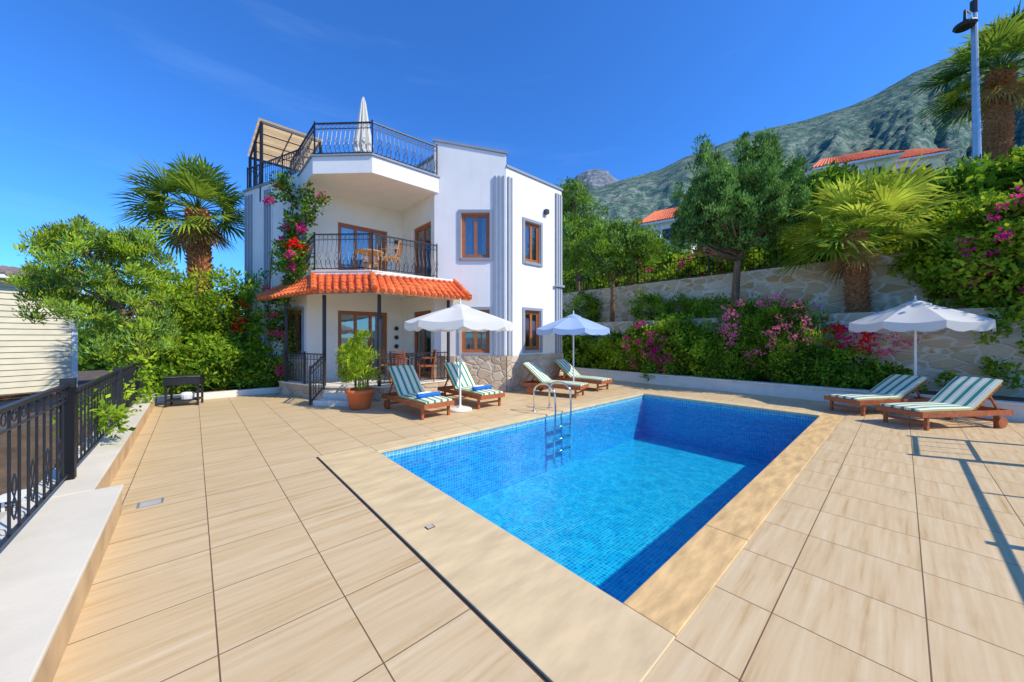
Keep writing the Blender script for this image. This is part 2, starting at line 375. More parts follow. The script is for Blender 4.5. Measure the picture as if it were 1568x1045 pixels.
def railing(mb,pts,h,mat,sp=.12,post=True,belly=0,orn=True,r=.008,postw=.05,lower=.06):
    for i in range(len(pts)-1):
        p=Vector(pts[i]);q=Vector(pts[i+1]);d=q-p;L=Vector((d.x,d.y,0)).length;ax=d.normalized(); nrm=Vector((ax.y,-ax.x,0))
        U=Vector((0,0,1))
        mb.beam(p+U*h,q+U*h,.04,.028,mat); mb.beam(p+U*lower,q+U*lower,.03,.02,mat)
        if orn: mb.beam(p+U*(h-.14),q+U*(h-.14),.02,.015,mat)
        n=max(2,int(L/sp))
        for k in range(1,n):
            b=p+d*(k/n)
            if belly:
                mb.tube([b+U*(h-.01),b+U*h*.75,b+U*h*.5+nrm*belly*.4,b+U*h*.27+nrm*belly,b+U*h*.1+nrm*belly*.7,b+U*lower],r,mat,4)
            else: mb.tube([b+U*lower,b+U*h],r,mat,4)
            if orn:
                ring(mb,b+d/n*.5+U*(h-.07),.04,ax,mat)
                hh=h*.34
                if k%2: scroll(mb,b+d/n*.5+U*h*.32+nrm*belly*.8,ax,hh,mat,1); scroll(mb,b+d/n*.5+U*h*.32+nrm*belly*.8,ax,hh,mat,-1)
        if post:
            for e in ((p,q) if i==len(pts)-2 else (p,)): mb.box(e.x-postw/2,e.x+postw/2,e.y-postw/2,e.y+postw/2,e.z,e.z+h+.06,mat)
fn=MB()
fb=-2.78
railing(fn,[(fb,-4,.25),(fb,-1.2,.25),(fb,1.5,.25),(fb,4.22,.25)],.9,iron,.17,r=.008,postw=.09)
railing(fn,[(fb,4.22,.25),(fb,7.2,.25),(fb,10.3,.25)],.82,iron,.17,r=.008,postw=.09)
fn.obj('iron_fence',world=RM)
# handrail at the right edge of the terrace
f2=MB(); a2=-2.65
railing(f2,[(1.6,a2,0),(3.2,a2,0),(6.0,a2,0)],1.05,iron,1.4,orn=False,r=.02,postw=.06,lower=.25)
railing(f2,[(6.05,a2,0),(7.4,a2,0)],1.45,iron,.3,orn=False,r=.012,postw=.07,lower=.9)
f2.obj('metal_handrail',world=RM)
# ------------------------------------------------------------------ beds, curbs, terrace walls
cu=MB()
cu.box(9.8,10.0,-9,8.6,-.02,.30,curb_m); cu.box(9.77,10.03,-9,8.6,.30,.35,curb_m)
cu.obj('garden_curb',world=RM,bevel=.008)
cu=MB(); cu.box(-2.55,1.0,11.0,11.16,-.02,.16,curb_m); cu.obj('garden_curb',world=RM,bevel=.008)
gb=MB(); gb.box(10.0,11.6,-9,30,-2.5,.28,soil); gb.box(-2.56,1.0,11.16,30,-2.5,.1,soil); gb.box(-9,-2.96,11.0,30,-2.5,-.3,soil)
gb.box(11.85,13.0,-14,30,-2.5,2.2,soil); gb.box(1.0,10.0,16,30,-2.5,.05,soil)
gb.obj('garden_soil',world=RM)
rw=MB(); rw.box(11.6,11.85,-14,30,-.5,2.28,stonewall); rw.obj('retaining_wall',world=RM)
rw=MB(); rw.box(13.0,13.3,-14,34,0,4.0,stonewall); rw.obj('retaining_wall',world=RM)
fn=MB(); railing(fn,[(13.15,a,4.0) for a in (1.0,4,7,10,13,16,19,22)],.8,iron,.16,orn=False,r=.012,postw=.06); fn.obj('iron_fence',world=RM)
# hillside
def hz(a,b):
    t=b-13.2; tt=min(t,30)
    z=3.95+.13*tt+.0065*tt*tt+.10*max(0,t-30)+.3*math.sin(a*.25+b*.13)*min(1,t/4)
    f=min(1,max(0,(a-42)/35)); f=f*f*(3-2*f); return z*(1-f)+(-2.5)*f
hs=MB(); na=50;nb=40; vs=[];fs=[]
for j in range(nb+1):
    b=13.2+ (180)*(j/nb)**2.2
    for i in range(na+1):
        a=-160+260*i/na; vs.append((b,a,hz(a,b)-.05))
for j in range(nb):
    for i in range(na): k=j*(na+1)+i; fs.append((k,k+1,k+na+2,k+na+1))
hs.add(vs,fs,M('hill_ground',(.14,.17,.07),.95,var=.4,scale=.3)); hs.obj('hillside',smooth=True,world=RM)
# ------------------------------------------------------------------ mountain
def mountain(name,prof,Y0,Y1,zb,col_lo,col_hi,rock,seed,rough=1.0,ts=.25,thr=(.42,.50,.62)):
    xs=[p[0] for p in prof]; ys=[p[1] for p in prof]
    ncol=300;nrow=90; rs=np.linspace((xs[0]-784)/540,(xs[-1]-784)/540,ncol); vs=[];fs=[]
    from mathutils import noise as mn
    for j in range(nrow+1):
        t=j/nrow
        for i,r in enumerate(rs):
            yy=np.interp(784+540*r,xs,ys); Zr=1.6+(517-yy)/540*Y1
            tt=min(1,t/.85); Y=Y0+(Y1-Y0)*tt
            nz=mn.fractal(Vector((r*5+seed,tt*1.6,0)),1.0,2.1,4)+.25*mn.fractal(Vector((r*40+seed,tt*22,3)),.8,2.1,5)
            Z=zb+(Zr-zb)*tt**1.05 + nz*(Zr-zb)*.06*rough*math.sin(math.pi*min(1,tt*.97+.03))
            if tt>=1: Z+=mn.fractal(Vector((r*40+seed,0,5)),.8,2.1,6)*5*rough
            X=r*(Y if t<=.85 else Y1+(t-.85)*800)
            if t>.85: Y=Y1+(t-.85)*800; Z-= (t-.85)*500
            vs.append((X,Y,Z))
    for j in range(nrow):
        for i in range(ncol-1): k=j*ncol+i; fs.append((k,k+1,k+ncol+1,k+ncol))
    m,nt,bs=base(name+'_mat'); v=coords(nt)
    n=noise(nt,v,ts,8,.7); n2=noise(nt,v,.016,5,.6); n3=noise(nt,v,.07,5,.6)
    s=math_n(nt,'ADD',math_n(nt,'MULTIPLY',n,.6),math_n(nt,'MULTIPLY',n3,.4))
    c=ramp(nt,s,[(thr[0],col_lo),(thr[1],col_hi),(thr[2],rock)])  # vegetation and rock colours tinted bluish, distance haze put into the base colour
    c=mixc(nt,ramp(nt,n2,[(.35,(0,0,0)),(.7,(.6,.6,.6))]),c,[x*.7 for x in col_hi])
    nt.links.new(c,bs.inputs['Base Color']); bs.inputs['Roughness'].default_value=1; bs.inputs['Specular IOR Level'].default_value=0
    bump(nt,bs,noise(nt,v,ts*1.2,4,.7),.8,3)
    mb=MB(); mb.add(vs,fs,m); return mb.obj(name,smooth=True)
mountain('mountain',[(700,380),(820,320),(905,290),(960,273),(1010,260),(1050,240),(1100,222),(1160,200),(1230,184),(1300,163),(1340,145),(1400,110),(1450,90),(1500,60),(1568,25),(1700,-40),(1900,-120),(2300,-200)],120,520,14,(.05,.12,.11),(.13,.21,.15),(.36,.36,.30),1.3,thr=(.43,.50,.58))
mountain('mountain',[(600,420),(820,330),(868,284),(884,268),(900,260),(915,258),(930,262),(943,274),(960,280),(1000,290),(1100,330)],300,700,14,(.12,.14,.17),(.18,.21,.23),(.42,.40,.39),7.7,2.2,.1)
# ------------------------------------------------------------------ HOUSE
villa=empty('villa_house')
H=[(-.17,10.4),(1.7,12.09),(-3.66,18.0),(-10.2,17.2),(-8.8,11.6),(-5.88,10.11),(-3.76,12.03),(-2.29,10.4)]
hw=MB(); tr=MB(); wn=MB()
class WF:
    def __init__(s,p,q):
        s.p=Vector(p);s.q=Vector(q);s.L=(s.q-s.p).length;s.d=(s.q-s.p)/s.L;s.n=Vector((s.d.y,-s.d.x))
    def pt(s,u,o,z): w=s.p+s.d*u+s.n*o; return (w.x,w.y,z)
    def box(s,mb,u0,u1,o0,o1,z0,z1,mat):
        mb.hexa([s.pt(u0,o0,z0),s.pt(u0,o1,z0),s.pt(u1,o1,z0),s.pt(u1,o0,z0),s.pt(u0,o0,z1),s.pt(u0,o1,z1),s.pt(u1,o1,z1),s.pt(u1,o0,z1)],mat)
def wall(w,z0,z1,ops,mat=white,dep=.18):
    us=sorted({0,w.L}|{x for o in ops for x in o[:2]}); zs=sorted({z0,z1}|{x for o in ops for x in o[2:4]})
    for i in range(len(us)-1):
        for j in range(len(zs)-1):
            cu_=(us[i]+us[i+1])/2;cz=(zs[j]+zs[j+1])/2
            if any(o[0]<cu_<o[1] and o[2]<cz<o[3] for o in ops): continue
            hw.face([w.pt(us[i],0,zs[j]),w.pt(us[i+1],0,zs[j]),w.pt(us[i+1],0,zs[j+1]),w.pt(us[i],0,zs[j+1])],mat)
    for o in ops:
        u0,u1,a,b=o[:4]
        for q in ([(u0,a),(u0,b)],[(u0,b),(u1,b)],[(u1,b),(u1,a)],[(u1,a),(u0,a)]):
            hw.face([w.pt(q[0][0],0,q[0][1]),w.pt(q[1][0],0,q[1][1]),w.pt(q[1][0],-dep,q[1][1]),w.pt(q[0][0],-dep,q[0][1])],mat)
def window(w,o,leaves_=2,trim=True,door=False):
    u0,u1,a,b=o[:4]; f=.07
    if trim:
        t=.08
        w.box(tr,u0-t,u0,0.002,.035,a-(0 if door else t),b+t,bluegrey); w.box(tr,u1,u1+t,.002,.035,a-(0 if door else t),b+t,bluegrey)
        w.box(tr,u0,u1,.002,.035,b,b+t,bluegrey)
        if not door: w.box(tr,u0,u1,.002,.05,a-t,a,bluegrey)
    w.box(wn,u0,u0+f,-.13,-.05,a,b,wood); w.box(wn,u1-f,u1,-.13,-.05,a,b,wood)
    w.box(wn,u0+f,u1-f,-.13,-.05,b-f,b,wood); w.box(wn,u0+f,u1-f,-.13,-.05,a,a+f,wood)
    iw=(u1-u0-2*f)/leaves_
    for k in range(leaves_):
        x0=u0+f+k*iw;x1=x0+iw;g=.045
        for (p,q,r_,s_) in ((x0,x0+g,a+f,b-f),(x1-g,x1,a+f,b-f)): w.box(wn,p,q,-.12,-.065,r_,s_,wood)
        w.box(wn,x0+g,x1-g,-.12,-.065,b-f-g,b-f,wood); w.box(wn,x0+g,x1-g,-.12,-.065,a+f,a+f+g*(2.2 if door else 1),wood)
        wn.face([w.pt(x0+g,-.09,a+f+g),w.pt(x1-g,-.09,a+f+g),w.pt(x1-g,-.09,b-f-g),w.pt(x0+g,-.09,b-f-g)],glass)
    W=u1-u0
    for (s0,s1) in ((u0,u0+W*.36),(u1-W*.30,u1)):
        n=14;pv=None
        for k in range(n+1):
            x=s0+(s1-s0)*k/n; o_=-.24+(.025 if k%2 else -.025)
            if pv: wn.face([w.pt(pv[0],pv[1],a),w.pt(x,o_,a),w.pt(x,o_,b),w.pt(pv[0],pv[1],b)],curtain)
            pv=(x,o_)
ZT=6.0
W_r=WF(H[0],H[1]); W_c=WF(H[7],H[0]); W_2=WF(H[6],H[7]); W_1=WF(H[5],H[6]); W_l=WF(H[4],H[5])
ops=[(.74,1.46,3.96,5.22),(.74,1.46,1.2,2.45)]
wall(W_r,0,6.62,ops)
for o in ops: window(W_r,o)
c0=-2.29
ops=[(-1.50-c0,-.66-c0,3.94,5.28),(-1.50-c0,-.66-c0,1.14,2.42)]
wall(W_c,0,7.0,ops)
hw.face([W_c.pt(0,0,7.0),W_c.pt(W_c.L,0,7.0),W_c.pt(0,0,7.38)],white)
for o in ops: window(W_c,o)
L1=W_1.L
ops=[(L1-2.03,L1-.5,3.1,5.1),(L1-2.03,L1-.5,.38,2.42)]
wall(W_1,0,ZT,ops,soffit)
for o in ops: window(W_1,o,3,False,True)
L2=W_2.L
ops=[(L2-1.35,L2-.2,3.1,5.1),(L2-1.35,L2-.2,.38,2.42)]
wall(W_2,0,ZT,ops,soffit)
for o in ops: window(W_2,o,2,False,True)
LL=W_l.L
ops=[(LL-1.02,LL-.2,3.95,5.1),(LL-1.02,LL-.2,1.1,2.4)]
wall(W_l,0,6.36,ops)
for o in ops: window(W_l,o)
for i in (1,2,3):
    wall(WF(H[i],H[i+1]),0,6.36,[])
hw.face([(x,y,ZT) for x,y in H],soffit)
hw.face([(x,y,3.0) for x,y in H],soffit)
def slope_cop(w,u0,z0,u1,z1,th=.16):
    tr.hexa([w.pt(u0,-th,z0),w.pt(u0,.04,z0),w.pt(u1,.04,z1),w.pt(u1,-th,z1),w.pt(u0,-th,z0+.07),w.pt(u0,.04,z0+.07),w.pt(u1,.04,z1+.07),w.pt(u1,-th,z1+.07)],bluegrey)
slope_cop(W_c,-.04,7.385,W_c.L+.04,7.003)
slope_cop(W_r,.0,6.622,W_r.L+.04,6.622)
W_l.box(tr,-.03,LL-.8,-.16,.04,6.362,6.43,bluegrey)
hw.face([W_c.pt(0,-.15,6),W_c.pt(W_c.L,-.15,6),W_c.pt(W_c.L,-.15,7.0),W_c.pt(0,-.15,7.38)],white)
hw.face([W_c.pt(W_c.L,0.001,6.6),W_c.pt(W_c.L,-.15,6.6),W_c.pt(W_c.L,-.15,7.0),W_c.pt(W_c.L,0.001,7.0)],white)
# stair tower on roof
hw.prism([(-2.29,10.56),(-.6,10.56),(0.2,11.6),(-2.0,14.2),(-4.4,12.6)],6.01,7.0,white)
stw=WF((-4.4,12.6),(-2.29,10.56)); 
stw.box(tr,-.05,stw.L,-.1,.06,7.001,7.07,bluegrey); stw.box(tr,.7,1.3,.002,.03,6.2,6.8,bluegrey); stw.box(wn,.76,1.24,.031,.045,6.26,6.74,wood)
# pilasters (fluted)
def pil(w,u0,u1,z0,z1,n):
    for k in range(n):
        x0=u0+(u1-u0)*k/n; wd=(u1-u0)/n
        w.box(tr,x0+.004,x0+wd*.55,.003,.05,z0,z1,bluegrey); w.box(tr,x0+wd*.55,x0+wd,.003,.025,z0,z1,white)
pil(W_c,W_c.L-.36,W_c.L,1.07,6.35,3); pil(W_r,0.04,.26,1.07,6.35,2); pil(W_r,W_r.L-.34,W_r.L,1.07,6.45,3)
pil(W_l,.1,.6,1.07,6.2,3); pil(W_l,1.2,1.6,1.07,6.2,3)
W_r.box(tr,W_r.L-.42,W_r.L+.05,.052,.1,3.3,3.38,bluegrey)
# plinth
for w,u0,u1 in ((W_r,.0,W_r.L+.04),(W_c,0,W_c.L+.0),(W_l,0,LL)):
    w.box(hw,u0,u1,.003,.045,0,1.06,stonepl)
# balcony slab & roof slab
S=[(-2.16,10.39),(-3.61,9.11),(-5.19,9.18),(-5.93,10.05),(-3.76,12.02),(-2.3,10.41)]
hw.prism(S,2.92,3.30,white,bot=soffit)
R=[(-2.16,10.39),(-3.61,9.11),(-5.19,9.18),(-7.1,11.25),(-6,13),(-3.7,12.2),(-2.3,10.41)]
hw.prism(R,5.86,6.30,white,bot=soffit)
def grow(poly,k):
    c=Vector((-4.2,10.8)); out=[]
    for p in poly: v=Vector(p)-c; out.append(tuple(c+v*(1+k/v.length)))
    return out
rr=grow(R[:4],.05); hw.prism(rr+[R[4],R[5]],6.302,6.345,bluegrey)
hw.prism(grow(S[:4],.04)+[(-3.9,11.6),(-2.5,10.3)],3.303,3.34,curb_m)
o_=hw.obj('walls',parent=villa); tr.obj('trim',parent=villa); wn.obj('windows',parent=villa)
# railings of house
hr=MB()
def ins(p,k,c=(-4.2,10.8)):
    v=Vector(p)-Vector(c); q=Vector(c)+v*(1-k/v.length); return (q.x,q.y)
rp=[ins(p,.05) for p in S[:4]]
railing(hr,[(x,y,3.34) for x,y in [(-2.2,10.33)]+rp[1:4]][::-1],.95,iron,.11,belly=.12,r=.008,postw=.03)
rp=[ins(p,.05) for p in R[:4]]
railing(hr,[(x,y,6.345) for x,y in [(-2.2,10.33)]+rp[1:4]][::-1],.84,iron,.11,belly=.1,r=.008,postw=.03)
railing(hr,[(-8.7,11.6,6.43),(-7.0,10.75,6.43),(-6.1,10.3,6.43)],.7,iron,.11,r=.008,postw=.03)
hr.obj('balcony_railings',parent=villa)
om=MB()
for w,u in ((W_1,L1-.2),):
    for z in (4.2,4.5,4.8,1.3,1.6,1.9):
        for k in range(6):
            th=k*math.pi/3; om.tube([w.pt(u,.03,z),w.pt(u+.07*math.cos(th),.03,z+.07*math.sin(th))],[.02,.03],darkframe,5)
W_r.box(om,1.62,1.76,.01,.12,5.62,5.76,darkframe)
om.obj('wall_ornaments',parent=villa)
# pergola on roof
pg=MB()
K=Vector((-7.96,11.2)); kz=8.44
def kp(a,b,z): p=K+A*a+B*b; return (p.x,p.y,z)
for (a,b) in ((0,0),(3.0,0),(0,1.7),(3,1.7),(1.5,0)): pg.beam(kp(a,b,5.9),kp(a,b,kz),.07,.07,iron)
for (p,q) in (((0,0),(3,0)),((3,0),(3,1.7)),((3,1.7),(0,1.7)),((0,1.7),(0,0))): pg.beam(kp(*p,kz),kp(*q,kz),.06,.07,iron)
for k in range(1,4): a=3*k/4; pg.beam(kp(a,.04,kz-.01),kp(a,1.66,kz-.01),.035,.025,iron)
pg.beam(kp(.05,.85,kz-.015),kp(2.95,.85,kz-.015),.035,.025,iron)
n=12;pv=None
for k in range(n+1):
    a=-.05+3.1*k/n; z=kz+.085-.04*(k%2)
    if pv is not None: pg.face([kp(pv[0],-.08,pv[1]),kp(a,-.08,z),kp(a,1.78,z),kp(pv[0],1.78,pv[1])],beigefab)
    pv=(a,z)
for z in (7.0,6.7,6.4): pg.beam(kp(0,0,z),kp(3,0,z),.025,.025,iron)
pg.obj('roof_pergola',parent=villa)
# porch roof
pr=MB()
E=[(-7.2,10.05),(-4.77,8.49),(-3.2,8.2),(-1.2,10.02)]; RR=[(-6.35,10.3),(-5.19,9.2),(-3.61,9.13),(-1.7,10.37)]
ze,zr=2.70,3.22
for i in range(3):
    e0,e1,r0,r1=[Vector((*p,z)) for p,z in ((E[i],ze),(E[i+1],ze),(RR[i],zr),(RR[i+1],zr))]
    pr.face([e0,e1,r1,r0],tilered); dn=Vector((0,0,-.06)); pr.face([e0+dn,r0+dn,r1+dn,e1+dn],soffit)
    pr.hexa([e0+dn,e1+dn,e1*1.0+dn+(r1-e1)*.03,e0+dn+(r0-e0)*.03,e0,e1,e1+(r1-e1)*.03,e0+(r0-e0)*.03],wood)
    L=(e1-e0).length; n=int(L/.19)
    for k in range(n+1):
        t=k/n; a=e0.lerp(e1,t); b=r0.lerp(r1,t)
        m_=5
        for s_ in range(m_):
            p=a.lerp(b,s_/m_-.015 if s_ else -.04); q=a.lerp(b,(s_+1)/m_+.03)
            up=Vector((0,0,.022)); pr.tube([p+up*1.1,q+up*.4],[.062,.05],tilered,8)
for i in range(4):
    a=Vector((*E[i],ze+.05)); b=Vector((*RR[i],zr+.03))
    for s_ in range(5): pr.tube([a.lerp(b,s_/5),a.lerp(b,(s_+1)/5+.05)],[.085,.07],tilered,8)
for i in range(3): pr.tube([(*RR[i],zr+.03),(*RR[i+1],zr+.03)],.05,curb_m,8)
pr.obj('porch_roof',parent=villa)
po=MB()
PF=[(-1.75,10.35),(-3.3,8.85),(-4.75,8.9),(-6.6,10.0),(-5.9,10.15),(-3.76,12.0),(-2.3,10.42)]
po.prism(PF,0,.33,stonepl); po.prism([ins(p,-.03,(-4,10)) for p in PF[:4]]+PF[4:],.332,.37,curb_m)
po.prism([(-4.6,8.55),(-3.75,8.5),(-3.7,8.93),(-4.6,8.93)],.0,.24,curb_m)
po.prism([(-4.65,8.25),(-3.72,8.2),(-3.72,8.51),(-4.6,8.56)],.0,.12,curb_m)
po.obj('porch_floor',parent=villa)
pc=MB()
for (x,y) in ((-3.35,8.9),(-1.85,10.25),(-6.3,9.85),(-4.78,8.98)): pc.tube([(x,y,.37),(x,y,ze-.02)],.045,darkframe,10)
railing(pc,[(-3.35,8.9,.37),(-2.6,9.6,.37),(-1.85,10.27,.37)],.8,iron,.12,r=.009,postw=.04)
railing(pc,[(-6.3,9.8,.37),(-5.5,9.35,.37),(-4.78,8.95,.37)],.8,iron,.12,r=.009,postw=.04)
railing(pc,[(-4.72,8.85,.3),(-4.72,8.25,0.02)],.85,iron,.12,r=.009,postw=.04)
railing(pc,[(-3.62,8.85,.3),(-3.66,8.25,0.02)],.85,iron,.12,r=.009,postw=.04)
pc.obj('porch_posts',parent=villa)
# ------------------------------------------------------------------ furniture
def lathe_chair(name,x,y,z,ang,mat,seat=.43):
    mb=MB(Matrix.Translation((x,y,z))@Matrix.Rotation(ang,4,'Z'))
    for sx in (-.2,.2):
        mb.tube([(sx,-.2,0),(sx*.95,-.19,seat)],.016,mat,6); mb.tube([(sx,.2,0),(sx*.95,.19,seat),(sx*.95,.27,.88)],.016,mat,6)
        mb.tube([(sx*1.1,-.2,seat),(sx*1.15,-.2,.64),(sx*1.15,.2,.66),(sx,.24,.66)],.014,mat,6)
    mb.box(-.21,.21,-.21,.21,seat-.02,seat+.03,mat)
    for k in range(7):
        zz=seat+.1+k*.055; mb.tube([(-.19,.2+(zz-seat)*.17,zz),(0,.24+(zz-seat)*.17,zz),(.19,.2+(zz-seat)*.17,zz)],.014,mat,5)
    for k in range(5): xx=-.16+k*.08; mb.tube([(xx,.2,seat),(xx,.27,.86)],.008,mat,4)
    return mb.obj(name)
def table(name,x,y,z,r,mat,h=.73):
    mb=MB(Matrix.Translation((x,y,z))); mb.lathe((0,0,0),[(0,h),(r,h),(r,h-.03),(0,h-.03)],mat,28)
    mb.tube([(0,0,.1),(0,0,h-.03)],.03,mat,8)
    for k in range(4):
        th=k*math.pi/2+.4; mb.tube([(0,0,.25),(r*.35*math.cos(th),r*.35*math.sin(th),.12),(r*.65*math.cos(th),r*.65*math.sin(th),0)],.018,mat,6)
    return mb.obj(name)
table('round_table',-4.0,9.9,3.34,.38,wicker,.66); lathe_chair('wicker_chair',-3.35,9.75,3.34,-1.5,wicker); lathe_chair('wicker_chair',-4.2,10.5,3.34,.3,wicker)
table('round_table',-3.0,10.2,.37,.45,darkframe); lathe_chair('garden_chair',-2.45,10.0,.37,-1.2,teak); lathe_chair('garden_chair',-3.0,9.5,.37,3.1,teak); lathe_chair('garden_chair',-3.6,10.3,.37,1.4,wicker)
def stripe_mat():
    m,nt,bs=base('striped_canvas'); t=nt.nodes.new('ShaderNodeTexCoord'); sp=nt.nodes.new('ShaderNodeSeparateXYZ'); nt.links.new(t.outputs['Object'],sp.inputs[0])
    s=math_n(nt,'PINGPONG',math_n(nt,'ADD',sp.outputs[0],10.0),.075)
    c=ramp(nt,s,[(.0,(.03,.28,.18)),(.026,(.03,.28,.18)),(.0261,(.84,.80,.65)),(.042,(.84,.80,.65)),(.0421,(.52,.52,.20)),(.049,(.52,.52,.20)),(.0491,(.84,.80,.65))])
    for n in nt.nodes:
        if n.type=='VALTORGB': n.color_ramp.interpolation='CONSTANT'
    nt.links.new(c,bs.inputs['Base Color']); bs.inputs['Roughness'].default_value=.9; return m
stripe=stripe_mat()
def lounger_mesh(name,foot,d,back=42,towels=False,length=1.9,gz=0,cush=None,wd=None):
    cush=cush or stripe; tk=wd or teak
    e=empty(name); fr=MB(); cu=MB(); w=.33; z=.30; hb=1.12
    for sx in (-w,w): fr.beam((sx,0,z-.03),(sx,length,z-.03),.035,.09,tk)
    for y in (0.02,length-.02): fr.box(-w,w,y-.018,y+.018,z-.075,z+.015,tk)
    for y in (.15,length-.3):
        for sx in (-w+.03,w-.03): fr.beam((sx,y,0),(sx,y,z-.03),.05,.05,tk)
        fr.box(-w,w,y-.02,y+.02,.10,.14,tk)
    for k in range(13): y=.06+k*(hb-.08)/13; fr.box(-w+.02,w-.02,y,y+.055,z-.0,z+.015,tk)
    bt=math.radians(back); bl=.78; dy,dz=math.cos(bt),math.sin(bt)
    for sx in (-w+.05,w-.05): fr.beam((sx,hb,z),(sx,hb+bl*dy,z+bl*dz),.03,.045,tk)
    for k in range(9):
        s_=.04+k*.085; fr.beam((-w+.03,hb+s_*dy,z+s_*dz),(w-.03,hb+s_*dy,z+s_*dz),.055,.015,tk)
    for sx in (-w+.08,w-.08): fr.beam((sx,hb+.5*dy,z+.5*dz),(sx,hb+.62,z-.03),.03,.03,tk)
    for sx in (-w-.03,w+.03):
        pts=[(sx-.015,length-.28+.10*math.cos(t*math.pi/10),.11+.10*math.sin(t*math.pi/10)) for t in range(20)]
        fr.add(pts+[(sx+.015,p[1],p[2]) for p in pts],[tuple(range(20))[::-1],tuple(range(20,40))]+[(i,(i+1)%20,20+(i+1)%20,20+i) for i in range(20)],tk)
    t=.06
    prof=[(.02,z+.02),(.35,z+.022),(.72,z+.022),(hb-.02,z+.022)]+[(hb+s_*dy,z+.03+s_*dz) for s_ in (.1,.3,.55,.80)]
    vs=[];fs=[]
    nx=9
    for (j,(y,zz)) in enumerate(prof):
        ny,nz=(0,1) if j<4 else (-dz,dy)
        if j==3: ny,nz=(-dz*.5,1)
        edge=.75 if j in (0,len(prof)-1) else 1
        for side in (1,0):
            for i in range(nx):
                x=-.30+.60*i/(nx-1); puff=t*side*(edge)*(1-.35*abs(i/(nx-1)*2-1)**4)
                vs.append((x,y+ny*puff,zz+nz*puff))
    for j in range(len(prof)-1):
        o=j*2*nx;p=(j+1)*2*nx
        for i in range(nx-1):
            fs.append((o+i,o+i+1,p+i+1,p+i)); fs.append((o+nx+i,p+nx+i,p+nx+i+1,o+nx+i+1))
        fs.append((o,p,p+nx,o+nx)); fs.append((o+nx-1,o+2*nx-1,p+2*nx-1,p+nx-1))
    fs.append(tuple(range(nx))[::-1]+tuple(range(nx,2*nx))); l=(len(prof)-1)*2*nx; fs.append(tuple(range(l,l+nx))+tuple(range(l+nx,l+2*nx))[::-1])
    cu.add(vs,fs,cush)
    mw=Matrix.Translation((foot[0],foot[1],gz))@Matrix.Rotation(math.atan2(d[1],d[0])-math.pi/2,4,'Z')
    e.matrix_world=mw
    a=fr.obj('frame',parent=e,bevel=.004); b=cu.obj('cushion',parent=e)
    if towels:
        tb=MB()
        for (x,y,m) in ((-.12,.38,towel),(-.02,.55,towelw),(.1,.40,towel)):
            tb.tube([(x-.16,y,z+.12),(x-.155,y,z+.12),(x+.155,y+.02,z+.12),(x+.16,y+.02,z+.12)],[.02,.048,.048,.02],m,12)
        tb.obj('towels',parent=e,smooth=True)
    return e
lounger_mesh('sun_lounger',(-1.42,6.95),(-.70,.72),48,True)
lounger_mesh('sun_lounger',(-.42,7.95),(-.66,.75),48,True)
lounger_mesh('sun_lounger',(1.95,9.45),(-.86,.50),40,length=1.75)
lounger_mesh('sun_lounger',(2.85,10.55),(-.72,.66),40,length=1.75)
lounger_mesh('sun_lounger',(6.95,7.45),(.985,.17),30)
lounger_mesh('sun_lounger',(6.95,6.35),(.99,.12),38)
